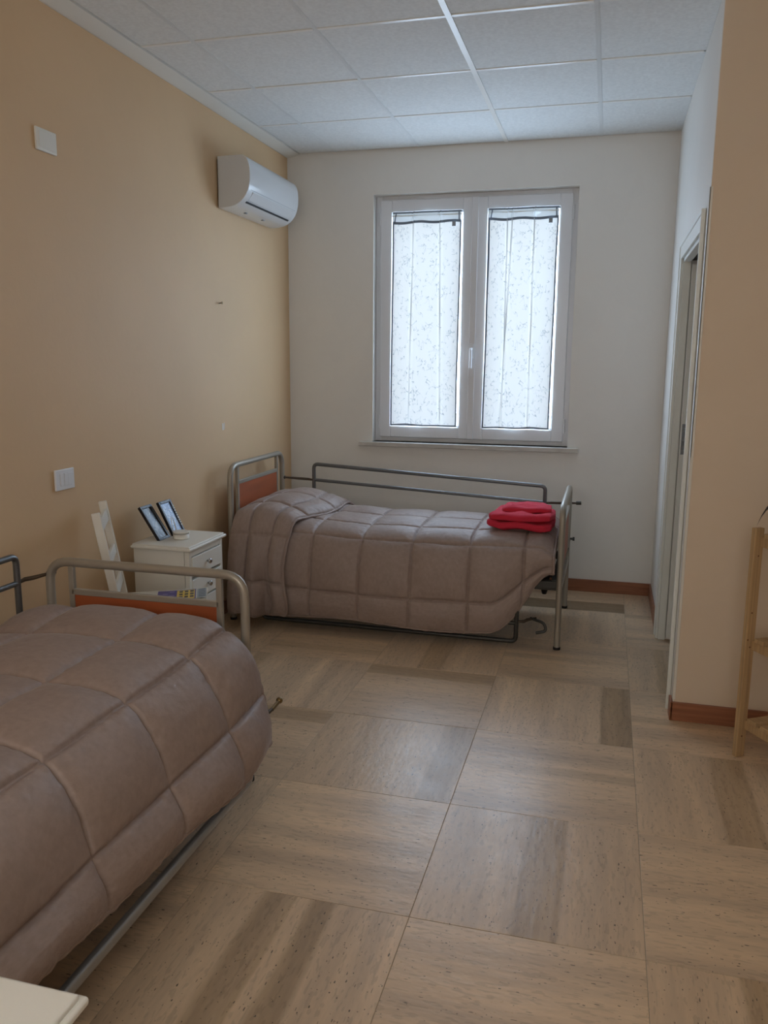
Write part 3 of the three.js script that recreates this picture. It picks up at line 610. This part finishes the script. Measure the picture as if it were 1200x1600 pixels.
// bed under the window: l = x, c = z (far side first)
{
  const root = thing('quilt', 'taupe quilted bedspread draped over the bed under the window', 'quilt', [0, 0, 0]);
  const section = (l) => {
    const e = smooth(-0.56, -0.235, l), hemY = lerp(0.085, 0.40, e * e * 0.6 + e * 0.4) + 0.02 * (1 - smooth(-1.7, -1.2, l)) * 0 - 0.012 * Math.sin(l * 6);
    const dip = -0.012 * smooth(-1.6, -1.3, l) + 0.012 * smooth(-0.9, -0.3, l);
    const out = 0.018 * Math.sin(l * 4.2) - 0.05 * e;
    const endDrop = 0.03 * smooth(-0.30, -0.215, l);
    return [[-5.075, 0.40], [-5.08, 0.52], [-5.03, 0.582 + dip - endDrop], [-4.90, 0.598 + dip - endDrop], [-4.73, 0.60 + dip - endDrop], [-4.56, 0.598 + dip - endDrop], [-4.40, 0.588 + dip - endDrop], [-4.275, 0.548 + dip - endDrop],
      [-4.215 + out * 0.5, lerp(0.42, 0.50, e) ], [-4.185 + out, lerp(0.245, 0.45, e)], [-4.178 + out, lerp(0.165, 0.425, e)], [-4.185 + out, hemY]];
  };
  const q = quiltGeo({ l0: -2.03, l1: -0.222, nl: 430, nc: 280, section, seamsC: [2.4, 4, 5.6, 7, 9], seamsL: [-1.55, -1.265, -0.975, -0.66, -0.375], puff: 0.020, thick: 0.018, seed: 21, map: (l, c, y) => V(l, y, c), flip: false, uv: [1.6, 1.9] });
  mesh('cover', q.geo, M.quilt, root);
  for (const w of ['c1', 'l1']) mesh('piped_hem', sweep(q.edgeLine(w), (u) => 0.0075 + 0.001 * Math.sin(u * 170), 8), M.quilt, root);
  // upper end of the spread pulled over the pillow
  const head = (l) => {
    const k = (l + 2.035) / 0.475; // 0 head .. 1 front of pillow
    const bulge = Math.pow(Math.max(0, Math.sin(Math.PI * clamp01(0.10 + 0.86 * k))), 0.62), top = 0.60 + 0.112 * bulge - 0.012 * k;
    const out = 0.02 * Math.sin(k * 7) + 0.012 * Math.sin(k * 17);
    return [[-5.06, 0.46], [-5.085, 0.56], [-5.03, lerp(0.60, top, 0.45)], [-4.90, lerp(0.61, top, 0.9)], [-4.73, top], [-4.56, top - 0.004], [-4.41, lerp(0.61, top, 0.86)], [-4.275, lerp(0.60, top, 0.42)],
      [-4.185 + out * 0.4, 0.46], [-4.158 + out, 0.29], [-4.15 + out * 1.4, 0.17], [-4.155 + out * 1.6, 0.082 + 0.012 * Math.sin(k * 9)]];
  };
  const h = quiltGeo({ l0: -2.035, l1: -1.56, nl: 150, nc: 270, section: head, seamsC: [2.4, 4.3, 6, 7.6, 9.1], seamsL: [-1.90, -1.68], puff: 0.016, thick: 0.016, seed: 33, map: (l, c, y) => V(l, y, c), flip: false, uv: [1.6, 0.6],
    lShift: (l, t) => l - smooth(-2.0, -1.56, l) * 0.125 * smooth(4.6, 7.4, t) + smooth(-2.0, -1.56, l) * 0.012 * Math.sin(t * 2) });
  const fold = mesh('pillow_fold', h.geo, M.quilt, root);
  for (const w of ['c1', 'l1']) mesh('piped_hem', sweep(h.edgeLine(w), (u) => 0.0075 + 0.001 * Math.sin(u * 150), 8), M.quilt, fold);
}

// ---------------------------------------------------------------- red folded blanket on the far bed
{
  const t = thing('folded_blanket', 'bright red folded fleece blanket at the foot of the bed', 'blanket', [-0.415, 0.607, -4.56], -0.06);
  const slab = (w, d, h, seed, y, sx, sz, slant) => {
    const g = new RoundedBoxGeometry(w, h, d, 5, h * 0.48); const p0 = plain(new RoundedBoxGeometry(w, h, d, 8, h * 0.49)), p = p0.attributes.position;
    for (let i = 0; i < p.count; i++) {
      let x = p.getX(i), yy = p.getY(i), z = p.getZ(i);
      const n = vnoise(x * 14 + 40, z * 14 + 40, seed), m = vnoise(x * 30 + 9, z * 30 + yy * 50 + 9, seed + 3);
      yy += (n - 0.5) * 0.014 + (m - 0.5) * 0.006; x += (vnoise(z * 16, yy * 30, seed + 1) - 0.5) * 0.022; z += (vnoise(x * 16, yy * 30, seed + 2) - 0.5) * 0.022;
      p.setXYZ(i, x + sx + slant * z, yy + y, z + sz);
    }
    p0.computeVertexNormals(); return p0;
  };
  const dense = (w, d, h, seed, y, sx, sz, slant, taper) => gridLoop(w, d, h, seed, y, sx, sz, slant, taper);
  function gridLoop(w, d, h, seed, y, sx, sz, slant, taper) { // pillow-edged slab made as a superellipsoid
    return gridGeo(72, 40, (u, v) => {
      const a = u * Math.PI * 2, b = (v - 0.5) * Math.PI, sp = (q, e) => Math.sign(q) * Math.pow(Math.abs(q), e);
      const cb = sp(Math.cos(b), 0.32); let x = w / 2 * cb * sp(Math.cos(a), 0.22), z = -d / 2 * cb * sp(Math.sin(a), 0.22), yy = h / 2 * sp(Math.sin(b), 0.5);
      x *= 1 - taper * (z < 0 ? -z / d : 0);
      yy += (vnoise(x * 13 + 40, z * 13 + 40, seed) - 0.5) * 0.024 + (vnoise(x * 34 + 9, z * 34 + yy * 60 + 9, seed + 3) - 0.5) * 0.005;
      const wob = 1 + 0.05 * (vnoise(Math.cos(a) * 3 + 7, Math.sin(a) * 3 + 7, seed + 5) - 0.5);
      return V(x * wob + sx + slant * z, yy + y, z * wob + sz);
    });
  }
  mesh('lower_layer', dense(0.355, 0.36, 0.048, 4, 0.024, 0, 0, 0, 0.18), M.redCloth, t);
  mesh('upper_layer', dense(0.345, 0.35, 0.045, 9, 0.064, 0.004, -0.004, 0, 0.25), M.redCloth, t);
  mesh('tucked_corner', dense(0.27, 0.24, 0.034, 14, 0.094, 0.012, -0.045, 0.12, 0.45), M.redCloth, t);
}

// ---------------------------------------------------------------- nightstands
// local frame: front (drawers) faces +x, y up, origin at the middle of the base
function makeNightstand(label, pos, turn) {
  const t = thing('nightstand', label, 'nightstand', pos, turn, 'white nightstands'), D = 0.28, Wd = 0.335, Ht = 0.665;
  const hx = D / 2, hz = Wd / 2;
  mesh('carcass', [bx(-hx, 0.03, -hz, hx - 0.0225, Ht - 0.02, -hz + 0.015), bx(-hx, 0.03, hz - 0.015, hx - 0.0225, Ht - 0.02, hz), bx(-hx, 0.03, -hz + 0.015, -hx + 0.008, Ht - 0.02, hz - 0.015), bx(-hx, 0.03, -hz + 0.015, hx - 0.012, 0.045, hz - 0.015), bx(hx - 0.022, Ht - 0.052, -hz + 0.0226, hx + 0.0025, Ht - 0.02, hz - 0.0226, 0.001), bx(hx - 0.020, 0.03, -hz, hx + 0.003, Ht - 0.02, -hz + 0.0225, 0.001), bx(hx - 0.020, 0.03, hz - 0.0225, hx + 0.003, Ht - 0.02, hz, 0.001)], M.whiteWood, t);
  mesh('top', [bx(-hx - 0.006, Ht - 0.022, -hz - 0.02, hx + 0.02, Ht - 0.008, hz + 0.02, 0.006), bx(-hx - 0.002, Ht - 0.012, -hz - 0.011, hx + 0.011, Ht, hz + 0.011, 0.005)], M.whiteWood, t);
  mesh('plinth', bx(-hx + 0.01, 0, -hz + 0.01, hx - 0.02, 0.035, hz - 0.01, 0.003), M.whiteWood, t);
  mesh('drawer_rail', [0.525, 0.420, 0.315, 0.210, 0.105].map((y) => bx(hx - 0.022, y - 0.004, -hz + 0.02, hx - 0.006, y + 0.004, hz - 0.02)), M.whiteWood, t);
  for (let k = 0; k < 5; k++) {
    const y1 = 0.608 - k * 0.1055 + (k ? -0.001 : 0), y0 = y1 - 0.092 - (k === 0 ? 0 : 0.004);
    if (y0 < 0.05) break;
    const d = mesh('drawer', [bx(hx - 0.018, y0, -hz + 0.0225, hx + 0.007, y1, hz - 0.0225, 0.002), bx(-hx + 0.02, y0 + 0.01, -hz + 0.03, hx - 0.016, y1 - 0.012, hz - 0.03)], M.whiteWood, t);
    mesh('knob', lathe([[0, 0], [0.005, 0], [0.005, 0.008], [0.012, 0.014], [0.013, 0.019], [0.008, 0.024], [0, 0.025]], 16).rotateZ(-Math.PI / 2).translate(hx + 0.005, (y0 + y1) / 2, 0), M.chromeKnob, d);
  }
  return t;
}
makeNightstand('white nightstand with drawers between the two beds, holding picture frames', [-1.943, 0, -3.472], 0);
makeNightstand('white nightstand cut off at the lower left corner', [-0.79, 0, -0.655], 0);

// ---------------------------------------------------------------- things on the far nightstand
const printA = canvasTex(128, 192, (c, w, h) => {
  const g = ['#2c3038', '#4a5058', '#6a6a68', '#3c3e48', '#1e2028'];
  for (let k = 0; k < 90; k++) { c.fillStyle = g[(k * 7) % 5]; c.globalAlpha = 0.55; c.beginPath(); c.ellipse((k * 53 % 128), (k * 37 % 192), 8 + k % 13, 5 + k % 22, k, 0, 7); c.fill(); }
});
const printB = canvasTex(128, 192, (c, w, h) => {
  c.fillStyle = '#7f9ccb'; c.fillRect(0, 0, w, h);
  const g = ['#b9cbe6', '#4a6298', '#dfe7f2', '#35466c', '#93a9d0'];
  for (let k = 0; k < 60; k++) { c.strokeStyle = g[(k * 3) % 5]; c.globalAlpha = 0.6; c.lineWidth = 2 + k % 5; c.beginPath(); c.moveTo(k * 31 % w, k * 47 % h); c.quadraticCurveTo(k * 13 % w, k * 71 % h, k * 59 % w, (k * 47 + 50) % h); c.stroke(); }
});
M.printA = std({ map: printA, roughness: 0.25 }); M.printB = std({ map: printB, roughness: 0.25 });
function pictureFrame(label, z0, z1, xb, xt, h, print, piano) {
  const ang = Math.asin((xb - xt) / h), w = z0 - z1;
  const t = thing('picture_frame', label, 'picture frame', [xb, 0.666, (z0 + z1) / 2], 0, 'picture frames on the nightstand');
  const tiltG = (g) => g.translate(0, 0.0, 0).rotateZ(ang);
  const b = 0.014, d = 0.015;
  const f = mesh('moulding', tiltG(join([bx(-d, 0, -w / 2, 0, h, -w / 2 + b, 0.002), bx(-d, 0, w / 2 - b, 0, h, w / 2, 0.002), bx(-d, 0, -w / 2 + b, 0, b, w / 2 - b, 0.002), bx(-d, h - b, -w / 2 + b, 0, h, w / 2 - b, 0.002)])), M.frameBlack, t);
  mesh('backing', tiltG(bx(-d, b, -w / 2 + b, -d + 0.004, h - b, w / 2 - b)), M.cavity, t);
  const pg = new THREE.PlaneGeometry(w - 2 * b, h - 2 * b).rotateY(Math.PI / 2).translate(-0.006, h / 2, 0);
  mesh('print', tiltG(pg), print, t);
  if (piano) for (let k = 0; k < 9; k++) mesh('inlay_key', tiltG(bx(-0.001, h * 0.22 + k * 0.0125, -w / 2 + 0.001, 0.0008, h * 0.22 + k * 0.0125 + 0.006, -w / 2 + 0.0125)), M.paperWhite, f);
  mesh('easel_back', tiltG(bx(-d - 0.003, 0.01, -0.02, -d, h * 0.7, 0.02)), M.cavity, t);
}
pictureFrame('dark picture frame on the nightstand, the one nearer the viewer', -3.375, -3.475, -1.985, -2.085, 0.185, M.printA, false);
pictureFrame('black picture frame with blue picture and striped edge on the nightstand', -3.490, -3.605, -1.975, -2.055, 0.180, M.printB, true);
{
  const t = thing('round_box', 'small white round box on the far nightstand', 'box', [-1.920, 0.6655, -3.455]);
  mesh('base', lathe([[0, 0], [0.036, 0], [0.0375, 0.003], [0.0375, 0.026], [0, 0.026]], 28), M.whiteWood, t);
  mesh('lid', lathe([[0, 0.0255], [0.0385, 0.0255], [0.0385, 0.034], [0.036, 0.036], [0, 0.0365]], 28), M.whiteWood, t);
  const c = thing('bead_string', 'thin pale bead string hanging over the picture frames', 'beads', [-1.958, 0.666, -3.480]);
  const pts = []; for (let k = 0; k <= 26; k++) { const a = k / 26 * Math.PI * 2 * 0.9; pts.push(V(-0.008 * Math.cos(a) - 0.014 + 0.016 * Math.sin(a) * 0.2, 0.052 + 0.045 * Math.cos(a), 0.017 * Math.sin(a))); }
  pts.push(V(0.012, 0.004, -0.002)); pts.push(V(0.02, 0.003, 0.03));
  mesh('cord', sweep(pts, 0.0016, 6), M.paperWhite, c);
}

// ---------------------------------------------------------------- white chair behind the near bed, magazine on its seat
{
  const yaw = 0.50; // faces +x and a little towards the window
  const t = thing('chair', 'white wooden ladder-back chair between near bed and nightstand', 'chair', [-1.828, 0, -3.078], yaw);
  // local: +x front, z across; seat 0.30 wide
  const hw = 0.150, SH = 0.475;
  const lean = (y) => -0.155 - 0.17 * Math.max(0, y - SH);
  const stile = (s) => { const p = [V(-0.135, 0, s * hw), V(-0.155, SH, s * hw), V(lean(0.89), 0.89, s * hw)]; const out = []; for (let k = 0; k < 2; k++) { const a = p[k], b = p[k + 1], n = b.clone().sub(a), L = n.length(); const g = new RoundedBoxGeometry(0.034, L + 0.006, 0.02, 2, 0.004); g.rotateZ(-Math.atan2(n.x, n.y)); g.translate((a.x + b.x) / 2, (a.y + b.y) / 2, s * hw); out.push(g); } return out; };
  for (const s of [-1, 1]) { mesh('rear_stile', stile(s), M.whiteWood, t); mesh('front_leg', bx(0.125, 0, s * hw - 0.014, 0.155, SH - 0.01, s * hw + 0.014, 0.004), M.whiteWood, t); mesh('stretcher', bx(-0.14, 0.18, s * hw - 0.007, 0.13, 0.205, s * hw + 0.007, 0.003), M.whiteWood, t); }
  for (const y of [0.835, 0.685, 0.555]) { const g = new RoundedBoxGeometry(0.014, y > 0.8 ? 0.05 : 0.042, 2 * hw - 0.016, 2, 0.003); g.rotateZ(0.17); g.translate(lean(y) + 0.004, y, 0); mesh('back_slat', g, M.whiteWood, t); }
  mesh('seat', bx(-0.15, SH - 0.022, -hw - 0.01, 0.185, SH, hw + 0.01, 0.006), M.whiteWood, t);
  mesh('apron', [bx(-0.14, SH - 0.065, -hw, 0.15, SH - 0.02, -hw + 0.012), bx(-0.14, SH - 0.065, hw - 0.012, 0.15, SH - 0.02, hw), bx(0.138, SH - 0.065, -hw, 0.15, SH - 0.02, hw)], M.whiteWood, t);
  const mag = thing('magazine', 'colourful purple and yellow magazine lying on the white chair seat', 'magazine', [-1.748, SH + 0.0005, -3.140], 0.47 - Math.PI / 2);
  const cover = canvasTex(256, 192, (c, w, h) => {
    c.fillStyle = '#463b86'; c.fillRect(0, 0, w, h); c.fillStyle = '#d8d2c0'; c.fillRect(0, 0, 60, h);
    c.fillStyle = '#d9b84a'; c.fillRect(66, 10, 92, h - 20); c.fillStyle = '#2b2a33';
    for (let k = 0; k < 9; k++) c.fillRect(72 + (k % 3) * 28, 18 + Math.floor(k / 3) * 52, 18, 34);
    c.fillStyle = '#8f9aa0'; c.fillRect(6, 8, 48, h - 16); c.fillStyle = '#3a4250'; for (let k = 0; k < 5; k++) c.fillRect(12, 18 + k * 32, 34, 16);
    c.fillStyle = '#b9b2d6'; for (let k = 0; k < 4; k++) c.fillRect(170 + (k % 2) * 34, 24 + k * 38, 26, 7);
  });
  M.magCover = std({ map: cover, roughness: 0.35 });
  mesh('pages', bx(-0.075, 0, -0.105, 0.075, 0.012, 0.105, 0.002), M.paperWhite, mag);
  mesh('front_cover', gridGeo(14, 10, (u, v) => V(lerp(0.077, -0.077, v), 0.0125 + 0.010 * Math.pow(1 - u, 3), lerp(-0.107, 0.107, u))), M.magCover, mag);
}

// ---------------------------------------------------------------- pine rack at the right edge with a plant
{
  const A = Math.atan2(0.53, 0.85); // long rails run along local +z
  const t = thing('wooden_rack', 'raw pine slatted rack standing by the partition wall', 'rack', [0.566, 0, -3.25], A);
  const Wd = 0.46, Dp = 0.36, Ht = 0.905, lw = 0.04, ld = 0.022;
  // legs: local x to the wall side, local z towards the viewer
  const corners = [[0, 0], [0, Dp], [Wd, 0], [Wd, Dp]];
  for (const [x, z] of corners) {
    const leg = mesh('leg', uvMetres(bx(x - lw / 2, 0, z - ld / 2, x + lw / 2, Ht, z + ld / 2, 0.003)), M.pine, t);
    if (!x && !z) for (const [y, o] of [[0.80, 0.002], [0.58, -0.004], [0.445, 0.0], [0.475, -0.012], [0.085, 0.0]]) mesh('knot', lathe([[0, 0], [0.0035, 0], [0.003, 0.0008], [0, 0.001]], 10).rotateX(Math.PI / 2).translate(o, y, ld / 2), M.pineKnot, leg);
  }
  for (const [y, k] of [[0.135, 0], [0.455, 1], [0.855, 2]]) {
    for (const x of [0.0, Wd]) mesh('side_rail', uvMetres(bx(x - 0.011 + (x ? -0.02 : 0.02), y - 0.022, 0, x + 0.011 + (x ? -0.02 : 0.02), y + 0.016, Dp, 0.003)), M.pine, t);
    for (let s = 0; s < 5; s++) mesh('shelf_slat', uvMetres(bx(-0.005, y + 0.0165, 0.035 + s * 0.068, Wd + 0.005, y + 0.034, 0.035 + s * 0.068 + 0.046, 0.003)), M.pine, t);
  }
  // potted plant with dry drooping leaves on the top shelf
  const c = new THREE.Vector3(0.135, 0.8895, 0.11).applyAxisAngle(V(0, 1, 0), A).add(V(0.566, 0, -3.25));
  const p = thing('potted_plant', 'dry brown drooping plant on top of the pine rack', 'plant', [c.x, c.y, c.z]);
  mesh('pot', lathe([[0, 0], [0.05, 0], [0.066, 0.09], [0.07, 0.09], [0.07, 0.105], [0.06, 0.105], [0.056, 0.085], [0, 0.08]], 24), M.pot, p);
  mesh('soil', lathe([[0, 0.088], [0.058, 0.088]], 20), M.soil, p);
  for (let k = 0; k < 16; k++) {
    const a = k / 16 * 6.28 + 0.1, L = k % 2 ? 0.14 : 0.172;
    mesh('leaf', gridGeo(12, 4, (u, v) => {
      const r = 0.01 + L * u, y = 0.085 + 0.11 * Math.sin(u * 2.5) - 0.13 * u * u, w = 0.034 * Math.sin(Math.PI * Math.min(1, 0.08 + u * 0.92)) * (v - 0.5) * 2;
      return V(Math.cos(a) * r - Math.sin(a) * w, y - Math.abs(w) * 0.6 + 0.006 * Math.sin(u * 14 + k), Math.sin(a) * r + Math.cos(a) * w);
    }), M.leaf, p);
  }
}

renderer.render(scene, camera);
